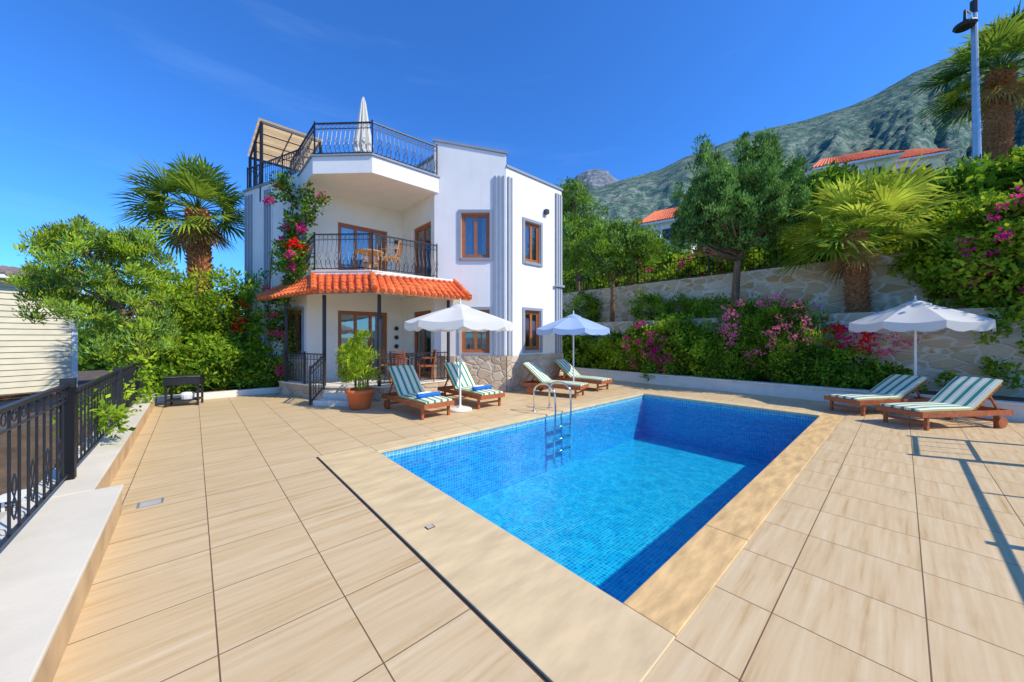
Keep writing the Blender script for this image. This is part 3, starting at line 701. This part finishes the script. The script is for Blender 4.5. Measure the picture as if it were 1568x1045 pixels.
# neighbour's lower terrace with white sunbeds
nt_=MB(); nt_.prism([(-16.5,5),(-8.5,5),(-8.5,9.2),(-12.8,13.4),(-16.5,13.4)],-2.48,-1.9,M('lower_terrace_paving',(.50,.46,.40),.8,var=.15,scale=2)); nt_.obj('lower_terrace')
for (x,y) in ((-9.9,7.1),(-10.9,7.9),(-11.9,8.7),(-12.9,9.5)): lounger_mesh('white_sunbed',(x,y),(-.45,.89),40,gz=-1.9,cush=towelw,wd=plastic_w)
def umbrella(name,x,y,top,R_,mat,drop=.40,rot=0,n=8,val=.17):
    e=empty(name); pm=MB(); cm=MB()
    pm.tube([(x,y,.05),(x,y,top+.02)],.024,plastic_w,10)
    pm.lathe((x,y,.007),[(0,.10),(.05,.1),(.07,.06),(.24,.045),(.26,.02),(.26,0),(0,0)],curb_m,24)
    pm.lathe((x,y,top),[(0,.10),(.02,.07),(.012,.03),(.03,.0)],plastic_w,10)
    hub=top-.62
    sub=6
    rows=[0.02,.25,.5,.75,1.0]
    vs=[];fs=[];NN=n*sub
    for rr_ in rows:
        for k in range(NN):
            th=rot+2*math.pi*k/NN; ph=(k%sub)/sub; sag=math.sin(math.pi*ph)
            cs_=math.cos(math.pi/n)/math.cos((ph-.5)*2*math.pi/n)
            rad=R_*rr_*(cs_*.97+.03); zz=top-.05-(drop)*(rr_**1.15)-.05*sag*rr_
            vs.append((x+rad*math.cos(th),y+rad*math.sin(th),zz))
    for k in range(NN):
        th=rot+2*math.pi*k/NN; ph=(k%sub)/sub; sag=math.sin(math.pi*ph)
        cs_=math.cos(math.pi/n)/math.cos((ph-.5)*2*math.pi/n); rad=R_*(cs_*.97+.03)*(1.01+.01*random.random())
        vs.append((x+rad*math.cos(th),y+rad*math.sin(th),top-.05-drop-.05*sag-val*(.75+.25*abs(math.sin(math.pi*ph*2))) ))
    for j in range(len(rows)):
        for k in range(NN): fs.append((j*NN+k,j*NN+(k+1)%NN,(j+1)*NN+(k+1)%NN,(j+1)*NN+k))
    cm.add(vs,fs,mat)
    cm.lathe((x,y,top-.06),[(0,.045),(.1,.02),(.24,-.045),(.25,-.07)],mat,n*2)
    for k in range(n):
        th=rot+2*math.pi*k/n; c,s_=math.cos(th),math.sin(th)
        pm.tube([(x,y,top-.07),(x+R_*.98*c,y+R_*.98*s_,top-.065-drop)],.009,plastic_w,4)
        pm.tube([(x,y,hub),(x+R_*.5*c,y+R_*.5*s_,top-.08-drop*.47)],.007,plastic_w,4)
    pm.lathe((x,y,hub-.05),[(.03,.08),(.045,.06),(.045,.02),(.03,0)],plastic_w,10)
    pm.obj('pole',parent=e,smooth=False); o=cm.obj('canopy',parent=e,smooth=True)
    try: o.data.set_sharp_from_angle(angle=math.radians(16))
    except Exception: pass
    return e
umbrella('parasol',-1.14,7.75,2.36,1.17,fabric,rot=.2,drop=.37)
umbrella('parasol',1.9,10.9,2.34,1.15,fabricblue,rot=.1,drop=.42)
umbrella('parasol',9.15,8.0,2.46,1.13,fabric,rot=.3,drop=.46,val=.2)
# closed roof parasol
cu=MB(); x,y=-4.3,10.2
cu.tube([(x,y,6.0),(x,y,8.5)],.025,plastic_w,8)
vs=[];fs=[];N=24
prof=[(8.55,.02),(8.4,.07),(8.0,.13),(7.6,.19),(7.3,.25),(7.15,.28),(7.1,.24),(7.0,.24),(6.9,.30)]
for j,(z,r) in enumerate(prof):
    for k in range(N):
        th=2*math.pi*k/N; rr_=r*(1 if k%3 else .55); vs.append((x+rr_*math.cos(th),y+rr_*math.sin(th),z+(.06*math.sin(k*2.1) if j==len(prof)-1 else 0)))
for j in range(len(prof)-1):
    for k in range(N): fs.append((j*N+k,j*N+(k+1)%N,(j+1)*N+(k+1)%N,(j+1)*N+k))
cu.add(vs,fs,fabric); cu.obj('closed_parasol')
# pot with plant
pt=empty('potted_plant'); mb=MB(); px,py=-3.42,7.95
mb.lathe((px,py,0),[(0,0),(.2,0),(.22,.04),(.28,.34),(.32,.36),(.32,.44),(.29,.44),(.27,.38),(0,.37)],terracotta,28); mb.obj('pot',parent=pt,smooth=True)
bush('foliage',[((px,py,.95),(.42,.42,.5)),((px+.05,py,1.35),(.25,.25,.35)),((px-.2,py,1.2),(.2,.2,.3))],230,50,.10,.024,[G_lime,G_bright,G_mid],[6,3,1],.12,parent=pt,up=.6)
# barbecue
bb=MB(Matrix.Translation((-7.75,8.35,0))@Matrix.Rotation(.5,4,'Z'))
for sx in (-.28,.28):
    for sy in (-.18,.18): bb.box(sx-.02,sx+.02,sy-.02,sy+.02,0,.62,iron)
bb.box(-.3,.3,-.2,.2,.12,.15,iron); bb.box(-.32,.32,-.22,.22,.5,.68,iron); bb.box(-.34,.34,-.24,.24,.68,.70,steel)
for k in range(12): bb.tube([(-.28+k*.05,-.2,.71),(-.28+k*.05,.2,.71)],.005,iron,4)
bb.lathe((0.05,0,.15),[(0,0),(.12,0),(.14,.1),(.1,.16),(0,.18)],plastic_w,14)
bb.obj('barbecue_grill')
# ------------------------------------------------------------------ street lamp
sl=MB(); x,y=17.05,13.0
sl.tube([(x+.15,y,5.0),(x-.02,y,13.6)],[.13,.08],galv,10)
sl.tube([(x-.02,y,13.2),(x-.12,y,13.55),(x-.3,y,13.65)],.035,steel,8)
sl.lathe((x-.35,y,13.15),[(.05,.12),(.28,.0),(.3,-.06),(.24,-.14),(0,-.16)],darkframe,20)
sl.lathe((x-.35,y,13.2),[(0,.5),(.04,.45),(.05,.1)],darkframe,10)
sl.tube([(x-.02,y,13.55),(x-.02,y,14.0)],.1,darkframe,8)
sl.obj('street_lamp')
# ------------------------------------------------------------------ trees
def trunk(mb,pts,r0,r1,mat=bark,n=9):
    N=len(pts); P=[]
    for i,p in enumerate(pts): P.append((p[0]+random.uniform(-.04,.04),p[1]+random.uniform(-.04,.04),p[2]))
    mb.tube(P,[r0+(r1-r0)*i/(N-1) for i in range(N)],mat,n)
def tree(name,basep,crowns,ncl,per,L,W,mats,wts,clr,r0=.13,out=.4,up=.4,flowers=None):
    e=empty(name); mb=MB(); bx,by,bz=basep
    c0=np.mean([c for c,r in crowns if r[0]>.3],0)
    trunk(mb,[(bx,by,bz),(bx+.1*(c0[0]-bx)+.05,by,bz+(c0[2]-bz)*.33),(bx+.5*(c0[0]-bx),by+.5*(c0[1]-by),bz+(c0[2]-bz)*.66),(c0[0],c0[1],c0[2]),(c0[0],c0[1],c0[2]+.5)],r0,r0*.2)
    for (c,r) in crowns:
        if r[0]<.6: continue
        for k in range(7):
            t=clump_centers(c,[x*.8 for x in r],1)[0]; zz=min(c0[2],max(bz+(c0[2]-bz)*.5,t[2]-.6)); f=(zz-bz)/(c0[2]-bz)
            s_=(bx+(c0[0]-bx)*f,by+(c0[1]-by)*f,zz); mid=[(s_[i]+t[i])/2 for i in range(3)]; mid[2]-=.1
            mb.tube([s_,mid,t],[r0*.38,r0*.22,r0*.07],bark,5)
    mb.obj('trunk',parent=e,smooth=True)
    bush('crown',crowns,ncl,per,L,W,mats,wts,clr,flowers,parent=e,out=out,up=up)
    return e
PM=[G_pine1,G_pine2,G_pine3]
cx,cy=7.87,12.46
cr_=[((cx,cy,5.7),(1.95,1.6,.95)),((cx-.1,cy,6.6),(1.6,1.3,.8)),((cx+.9,cy+.2,6.4),(1.1,1.2,.8)),((cx+.1,cy,4.9),(1.2,1.1,.4))]
for (dx,dy_,zt) in ((-1.9,0,7.0),(-1.3,-.3,8.5),(-.55,.2,8.3),(.1,-.3,8.6),(.75,-.2,8.8),(1.35,.1,9.0),(1.95,-.2,7.9),(-1.0,-1.0,7.5),(.4,-1.2,7.6),(1.4,-1.0,7.5)):
    for q in range(7):
        f=q/6; rr0=.10+.52*f; cr_.append(((cx+dx*(1-.2*f),cy+dy_*(1-.2*f),zt-.15-1.9*f),(rr0,rr0,.26)))
tree('pine_tree',(cx,cy,2.2),cr_,95,70,.12,.04,PM,[4,5,2],.15,.15,.6,.9)
cx,cy=4.63,16.0
tree('pine_tree',(cx-.1,cy,2.2),[((cx,cy,5.2),(1.9,1.6,.9)),((cx+.9,cy,5.8),(1.3,1.2,.7)),((cx-1.1,cy,6.0),(1.0,1.0,.7)),((cx+.2,cy,6.3),(.7,.7,.5))],46,100,.18,.05,[G_pine1,G_bright,G_pine3],[3,4,2],.28,.12)
tree('pine_tree',(3.6,19.5,2.2),[((3.5,19.5,8.2),(1.3,1.2,1.4)),((3.9,19.5,6.5),(1.5,1.4,1.5)),((3.1,19.5,9.5),(.7,.7,.8))],40,90,.2,.055,[G_bright,G_pine1,G_pine3],[4,4,2],.33,.15)
cx,cy=-10.3,8.9
tree('pine_tree',(cx+.9,cy+.5,-1.5),[((cx,cy,3.4),(1.3,1.2,.8)),((cx+.5,cy,2.4),(1.1,1.1,.7)),((cx-.7,cy,2.7),(.9,1.0,.7)),((cx+.1,cy,4.0),(.8,.8,.4)),((cx+.9,cy,1.5),(.8,.8,.45)),((cx-.8,cy,3.8),(.5,.5,.4)),((cx+.9,cy,3.9),(.4,.4,.35))],70,110,.12,.03,[G_lime,G_pine1,G_pine3],[6,4,2],.19,.14,.5,.8)
def palm(name,basep,crown,rtr,R_,nf,mats,dry=6,nl=30,boots=True):
    e=empty(name); mb=MB(); b=Vector(basep); c=Vector(crown)
    mb.tube([b.lerp(c,t)+Vector((random.uniform(-.02,.02),0,0)) for t in (0,.2,.4,.6,.8,1)],[rtr*1.15,rtr,rtr*.95,rtr*.95,rtr,rtr*.8],palmbark,12)
    if boots:
        Lh=(c-b).length; nb_=int(Lh/.11)
        for j in range(nb_):
            p=b.lerp(c,j/nb_)
            for k in range(9):
                th=2*math.pi*(k+.5*(j%2))/9+random.uniform(-.1,.1); d=Vector((math.cos(th),math.sin(th),0)); s_=Vector((-d.y,d.x,0))*rtr*.28
                o=p+d*rtr*.9; tip=o+d*rtr*.35*random.uniform(.6,1.3)+Vector((0,0,.13)); 
                mb.add([o-s_,o+s_,tip+s_*.6,tip-s_*.6,o+Vector((0,0,.12))-s_,o+Vector((0,0,.12))+s_],[(0,1,2,3),(3,2,5,4),(0,3,4),(1,5,2)],palmbark)
    mb.obj('trunk',parent=e)
    V=[];I=[]; g=Vector((0,0,-1)); st_=MB()
    for i in range(nf+dry):
        isd=i>=nf; th=i*2.39996+random.uniform(-.2,.2)
        el=math.radians(random.uniform(-75,-50)) if isd else math.radians(80-112*((i+.5)/nf)**.85+random.uniform(-8,8))
        d=Vector((math.cos(th)*math.cos(el),math.sin(th)*math.cos(el),math.sin(el))); s_=Vector((-math.sin(th),math.cos(th),0)); pl_=R_*.5*random.uniform(.8,1.15)*(.7 if isd else 1)
        h=c+d*pl_+g*.05; st_.tube([c,c+d*pl_*.5+Vector((0,0,.02)),h],[.025,.018,.012],mats[1],4)
        nrm=d.cross(s_); mi=2 if isd else (0 if random.random()<.65 else 1)
        FL=R_*.55*random.uniform(.85,1.1)*(.7 if isd else 1)
        tw=random.uniform(-.5,.5); s2=(s_*math.cos(tw)+nrm*math.sin(tw)); n2=d.cross(s2)
        for k in range(nl):
            ph=math.radians(-105+210*k/(nl-1)); dd=(d*math.cos(ph)+s2*math.sin(ph)+n2*(.12 if k%2 else .18)).normalized()
            ll=FL*(.62+.38*math.cos(ph*.62))*random.uniform(.88,1.08); w=dd.cross(n2).normalized()*(FL*.030)
            a=h; m=h+dd*ll*.6+g*(.04*FL); t=h+dd*ll*.95+g*(FL*random.uniform(.10,.30)); 
            V.append([a-w*.2,a+w*.2,m+w,m-w]); V.append([m-w,m+w,t+w*.1,t-w*.1]); I+= [mi,mi]
    st_.obj('stalks',parent=e)
    quads('fronds',np.array([[list(q) for q in f] for f in V]),I,mats,e)
    return e
palm('palm_tree',(10.2,10.4,2.2),(10.1,10.4,4.7),.24,2.15,40,[G_palmy,G_palm1,G_palm3],2)
palm('palm_tree',(19.1,14,6.0),(19.4,14,12.2),.33,2.5,34,[G_palm1,G_palm2,G_palm3],5)
palm('palm_tree',(-10.5,12.0,.1),(-10.7,12.0,5.9),.3,2.0,32,[G_palm1,G_palm2,G_palm3],8)
# ------------------------------------------------------------------ shrubs
BM=[G_lime,G_bright,G_mid,G_dark]
def FB(a,b,z,r): return (F(a,b,z),r)
bush('bougainvillea_bush',[FB(5.4,10.8,1.1,(1.0,.9,1.0)),FB(4.2,10.9,1.3,(1.1,.9,1.1)),FB(3.4,10.7,1.0,(.8,.8,.8)),FB(6.6,10.8,.9,(.8,.8,.8))],150,60,.11,.07,BM,[9,4,1,1],.22,
     flowers=[(FL_m,FB(5.0,10.5,1.3,(.9,.7,.7)),56,26,.075),(FL_m,FB(4.3,10.4,1.0,(.7,.5,.6)),40,22,.075)])
bush('oleander_bush',[FB(2.2,10.9,1.4,(1.0,.9,1.2)),FB(1.2,10.9,1.5,(.9,.8,1.1)),FB(1.7,10.8,2.2,(.8,.8,.5))],150,65,.14,.028,[G_bright,G_mid,G_dark],[5,3,1],.2,
     flowers=[(FL_p,FB(1.7,10.8,1.9,(1.2,1.0,.9)),110,20,.065)],up=.6)
bush('garden_shrub',[FB(-.1,10.7,.7,(.8,.6,.6)),FB(.9,10.5,.7,(.7,.5,.5)),FB(2.6,10.5,.65,(.8,.5,.5)),FB(4.2,10.4,.6,(.9,.5,.45)),FB(-.9,10.6,.5,(.5,.4,.35))],170,60,.09,.06,[G_bright,G_mid,G_dark],[5,3,1],.18,
     flowers=[(FL_r,FB(-.2,11.0,1.5,(.7,.4,.4)),16,20,.07)])
bush('climbing_plant',[FB(-.1,11.35,1.45,(.5,.3,.5)),FB(-2.6,11.3,1.2,(.35,.25,.9)),FB(-3.3,11.2,1.3,(.5,.3,.9)),FB(-2.0,11.3,.55,(.3,.3,.3)),FB(-1.6,11.5,2.3,(.6,.25,.2)),FB(-2.3,11.5,2.1,(.3,.2,.35))],50,40,.10,.07,[G_lime,G_bright,G_mid],[2,3,2],.16,
     flowers=[(FL_m,FB(-.3,11.2,1.6,(.5,.3,.3)),14,18,.07),(FL_p,FB(-.8,11.2,1.4,(.5,.3,.3)),10,18,.07)])
bush('garden_shrub',[FB(8.2,10.8,1.0,(1,.8,.9)),FB(9.8,10.9,1.4,(1.1,.8,1.2)),FB(12,11,1.6,(1.4,.8,1.4))],100,55,.13,.08,BM,[2,4,3,2],.25)
bush('bougainvillea_bush',[FB(-2.6,12.4,3.5,(1.1,1.0,1.2)),FB(-3.8,12.4,3.8,(1.4,1.1,1.4)),FB(-5.2,12.4,3.8,(1.6,1.2,1.5)),FB(-3.0,12.9,4.5,(1.1,1.0,.6)),FB(-1.7,12.9,3.5,(.6,.6,.7)),FB(-3.0,11.9,2.3,(.8,.4,.5))],150,60,.12,.08,BM,[8,5,2,1],.24,
     flowers=[(FL_m,FB(-3.2,12.2,3.5,(1.4,1.0,1.2)),100,18,.075),(FL_m,FB(-4.5,12.2,3.0,(1.2,.9,1.0)),50,18,.075)])
bush('garden_shrub',[FB(3.6,12.4,2.6,(.6,.5,.5)),FB(4.8,12.4,2.7,(.7,.5,.6)),FB(1.6,12.5,2.4,(.4,.4,.3)),FB(6.2,12.5,2.8,(.8,.5,.7)),FB(9.5,12.4,3.0,(1.0,.6,1.0))],100,45,.12,.06,[G_lime,G_bright,G_mid],[2,3,3],.2)
bush('hedge',[FB(a,14.5+random.uniform(-.3,1.2),4.3+random.uniform(-.3,.35),(1.0,.8,.7)) for a in (-7,-5.5,-4,-2.6,-1.2,.2,1.5,3,4.6,6.2,8,10,12,14,17,20)],70,50,.17,.11,BM,[3,4,3,1],.28,
     flowers=[(FL_m,FB(4.6,14.2,4.8,(.9,.5,.5)),24,20,.1),(FL_m,FB(8,14.2,4.8,(.9,.5,.5)),24,20,.1)])
bush('hedge',[FB(a,17.5+random.uniform(-1,2),5.2+random.uniform(-.5,.6)+(.8 if a<0 else 0),(1.5,1.3,1.0)) for a in (-11,-9,-7,-5,-3,-1,1,3,5,8,11,14)],55,50,.24,.15,BM,[3,4,3,2],.38)
bl=[]
for k in range(220):
    b=20+42*random.random()**1.1; a=random.uniform(-42,38); r=random.uniform(.7,1.7); bl.append(FB(a,b,hz(a,b)+r*.35,(r,r,r*random.uniform(.7,1.1))))
for k in range(15):
    r_=.82+.04*k; Y=26.3+random.uniform(-.6,.6); bl.append(((r_*Y,Y,12.3+random.uniform(-.5,.5)+(.6 if k>10 else 0)),(1.3,1.1,1.1)))
bush('hillside_bushes',bl,28,34,.36,.25,BM,[2,3,4,2],.5)
# left garden
bush('garden_shrub',[((-8.6,10.2,.8),(1.0,.8,.8)),((-9.6,10.6,1.3),(1.2,1.0,1.2)),((-7.8,10.9,.7),(.8,.6,.7)),((-8.7,11.4,1.8),(1.1,.8,1.2)),((-10.8,11,1.6),(1.1,1,1.4)),((-7.2,10.55,.55),(.6,.4,.45)),((-9.4,9.3,.4),(.6,.5,.5))],140,55,.12,.06,[G_lime,G_bright,G_mid,G_dark],[5,5,3,1],.22,
     flowers=[(FL_r,((-9.0,10.2,2.0),(1.2,.8,.8)),9,16,.07)])
tree('garden_tree',(-8.0,10.9,.1),[((-9.3,10.3,2.5),(1.2,1.0,.8)),((-8.4,10.4,2.9),(.9,.8,.7)),((-10.3,10.7,3.0),(1.0,.9,.7))],40,50,.13,.05,[G_lime,G_bright,G_mid],[3,4,2],.24,.07)
# bougainvillea climbing on house corner
e=empty('climbing_bougainvillea'); mb=MB()
paths=[[(-6.6,10.05,.3),(-6.5,10.1,1.5),(-6.3,10.0,3.0),(-6.2,10.0,4.5),(-6.3,10.1,5.6),(-6.6,10.2,6.3)],[(-6.5,10.1,2.5),(-5.9,9.6,3.3),(-5.6,9.4,4.3),(-5.3,9.3,4.9),(-5.0,9.2,5.3)],[(-7.0,10.2,.3),(-7.3,10.5,2),(-7.0,10.3,4.2)],[(-6.3,10,4.5),(-5.7,9.7,4.9),(-5.45,9.5,5.6)]]
cc=[];cr=[]
for p in paths:
    mb.tube(p,.018,bark,5)
    for i in range(len(p)-1):
        for t in np.linspace(0,1,9): 
            q=np.array(p[i])*(1-t)+np.array(p[i+1])*t+rng.normal(size=3)*.10; cc.append(q); cr.append(random.uniform(.06,.2))
for (c,r,n) in (((-6.35,9.95,3.9),(.4,.3,.6),34),((-5.8,9.55,3.7),(.35,.3,.35),24),((-6.9,10.15,2.2),(.4,.25,.8),30),((-6.8,10.2,1.2),(.5,.3,.9),26),((-6.5,10.0,5.6),(.35,.3,.5),16)):
    for q in clump_centers(c,r,n): cc.append(q); cr.append(.14)
V,i=leaves(cc,cr,26,.09,.06); mi=rng.choice(3,len(i),p=[.25,.4,.35])
fc=np.array(cc)[rng.choice(len(cc),34)]+np.array([.05,-.12,0]); V2,i2=leaves(fc,np.full(34,.1),20,.07,.06)
fr_=clump_centers((-5.75,9.4,4.0),(.2,.15,.2),8); V3,i3=leaves(fr_,np.full(8,.09),30,.08,.06)
mb.obj('stems',parent=e)
quads('leaves',np.concatenate([V,V2,V3]),np.concatenate([mi,np.full(len(i2),3),np.full(len(i3),4)]),[G_bright,G_mid,G_dark,FL_m,FL_r],e)
bush('fence_plant',[FB(5.6,-2.75,.6,(.2,.25,.35)),FB(9.4,-2.85,.7,(.35,.4,.5)),FB(8.0,-2.95,.4,(.3,.3,.4))],110,36,.09,.05,[G_lime,G_bright,G_mid],[3,3,1],.14)
bush('garden_shrub',[((-11.4,12.5,.8),(1.6,1.2,1.4))],70,50,.18,.1,[G_bright,G_mid,G_dark],[3,3,1],.3)
bl=[((random.uniform(-70,-24),random.uniform(30,70),random.uniform(-1,1.5)),(3.5,3,2.6)) for k in range(26)]
bush('distant_trees',bl,14,50,.6,.4,[G_bright,G_mid,G_dark],[2,3,3],.9)
# ------------------------------------------------------------------ neighbour building left
nb_=empty('neighbour_house'); mb=MB()
cream=M('cream_siding',(.66,.60,.44),.8,var=.06)
greyroof=M('roof_grey_brown',(.34,.25,.18),.8,var=.2)
wl=WF((-19.5,7.0),(-16.3,13.2))
H0=3.55
z=-2.5
while z<H0:
    mb.hexa([wl.pt(0,-.2,z),wl.pt(0,.035,z),wl.pt(wl.L,.035,z),wl.pt(wl.L,-.2,z),wl.pt(0,-.2,z+.2),wl.pt(0,.0,z+.2),wl.pt(wl.L,.0,z+.2),wl.pt(wl.L,-.2,z+.2)],cream); z+=.2
wb=WF((-16.3,13.2),(-22,16))
wb.box(mb,0.01,wb.L,-.2,0,-2.5,H0,cream)
wl.box(mb,-.1,wl.L+.5,-.3,.45,H0+.01,H0+.16,plastic_w)
p=[wl.pt(-.1,.5,H0+.17),wl.pt(wl.L+.55,.5,H0+.17),wl.pt(wl.L+.2,-3.5,H0+.8),wl.pt(-.1,-3.5,H0+.8)]
mb.face(p,greyroof)
for k in range(34):
    t=k/33; mb.tube([Vector(p[0]).lerp(Vector(p[1]),t),Vector(p[3]).lerp(Vector(p[2]),t)],.08,greyroof,6)
wl.box(mb,1.2,2.4,.04,.09,.6,2.2,wood); wl.box(mb,wl.L-.12,wl.L+.02,.036,.06,-2.5,H0,plastic_w)
mb.obj('walls',parent=nb_)
mb=MB()
for k in range(6): mb.beam((-16.2,7.5,-.75+k*.11),(-14.6,12.8,-.75+k*.11),.03,.09,teak)
for t in (0,.25,.5,.75,1): mb.beam((-16.25+1.6*t,7.5+5.3*t,-1.9),(-16.25+1.6*t,7.5+5.3*t,-.1),.08,.08,teak)
mb.obj('wooden_fence')
# ------------------------------------------------------------------ hillside houses
carg=M('dark_glass',(.02,.025,.03),.05)
def hhouse(name,x,y,z,w,d,h,ang):
    e=empty(name); X=Matrix.Translation((x,y,z))@Matrix.Rotation(ang,4,'Z'); mb=MB(X)
    mb.box(-w/2,w/2,-d/2,d/2,-3,h,white); mb.box(-w/2,-w*.1,-d/2-1.2,-d/2-.01,-3,h*.5,white)
    e0,e1,rz=w/2+.5,d/2+.5,h+1.5
    mb.face([(-e0,-e1,h),(e0,-e1,h),(e0*.6,0,rz),(-e0*.6,0,rz)],tilered); mb.face([(e0,e1,h),(-e0,e1,h),(-e0*.6,0,rz),(e0*.6,0,rz)],tilered)
    mb.face([(e0,-e1,h),(e0,e1,h),(e0*.6,0,rz)],tilered); mb.face([(-e0,e1,h),(-e0,-e1,h),(-e0*.6,0,rz)],tilered)
    mb.box(-e0,e0,-e1,e1,h-.16,h-.01,plastic_w)
    for k in range(24): 
        t=k/23; mb.tube([Vector((-e0,-e1,h+.03)).lerp(Vector((e0,-e1,h+.03)),t),Vector((-e0*.6,0,rz+.03)).lerp(Vector((e0*.6,0,rz+.03)),t)],.09,tilered,5)
    for k in range(3):
        wx=-w*.32+k*w*.32; mb.box(wx-.4,wx+.4,-d/2-.05,-d/2-.01,h*.35,h*.75,wood); mb.box(wx-.32,wx+.32,-d/2-.07,-d/2-.052,h*.35+.09,h*.75-.09,carg)
    mb.obj('body',parent=e)
hhouse('hillside_house',28.8,30.5,13.3,4.4,4,2.5,-.5)
hhouse('hillside_house',33.9,31.5,14.0,4.0,4,2.5,-.5)
hhouse('hillside_house',13.6,30,8.6,3.4,3.6,2.4,-.6)
# ------------------------------------------------------------------ light, world, camera
EL=math.radians(43); az=Vector((.92,-.39)).normalized(); sd=Vector((math.cos(EL)*az.x,math.cos(EL)*az.y,math.sin(EL)))
L=bpy.data.lights.new('sun','SUN'); L.energy=4.7; L.angle=math.radians(.5); L.color=(1,.93,.79)
lo=bpy.data.objects.new('sun',L); scene.collection.objects.link(lo); lo.rotation_euler=sd.to_track_quat('Z','Y').to_euler()
w=bpy.data.worlds.new('World'); scene.world=w; w.use_nodes=True; nt=w.node_tree; bg=nt.nodes['Background']
sk=nt.nodes.new('ShaderNodeTexSky'); sk.sky_type='NISHITA'; sk.sun_disc=False; sk.sun_elevation=EL; sk.sun_rotation=math.atan2(sd.x,sd.y)
sk.air_density=1.0; sk.dust_density=.3; sk.ozone_density=2.0
grade=mixc(nt,1.0,sk.outputs[0],(.38,1.0,1.9),'MULTIPLY')
tc=nt.nodes.new('ShaderNodeTexCoord'); mp=nt.nodes.new('ShaderNodeMapping'); mp.inputs['Scale'].default_value=(1.2,1.2,9); mp.inputs['Rotation'].default_value=(0,.35,0)
nt.links.new(tc.outputs['Generated'],mp.inputs[0]); n=noise(nt,mp.outputs[0],1.6,7,.6)
cf=ramp(nt,n,[(.58,(0,0,0)),(.9,(.09,.09,.09))])
c=mixc(nt,cf,grade,(5,7.6,10))
nt.links.new(c,bg.inputs['Color']); bg.inputs['Strength'].default_value=.135
cam=bpy.data.cameras.new('camera'); co=bpy.data.objects.new('camera',cam); scene.collection.objects.link(co)
co.location=(0,0,1.6); co.rotation_euler=(math.radians(90),0,0); cam.sensor_width=36; cam.lens=36*540/1568; cam.shift_y=-.0035; cam.clip_start=.05; cam.clip_end=8000
scene.camera=co
scene.view_settings.view_transform='Standard'; scene.view_settings.look='None'; scene.view_settings.exposure=0
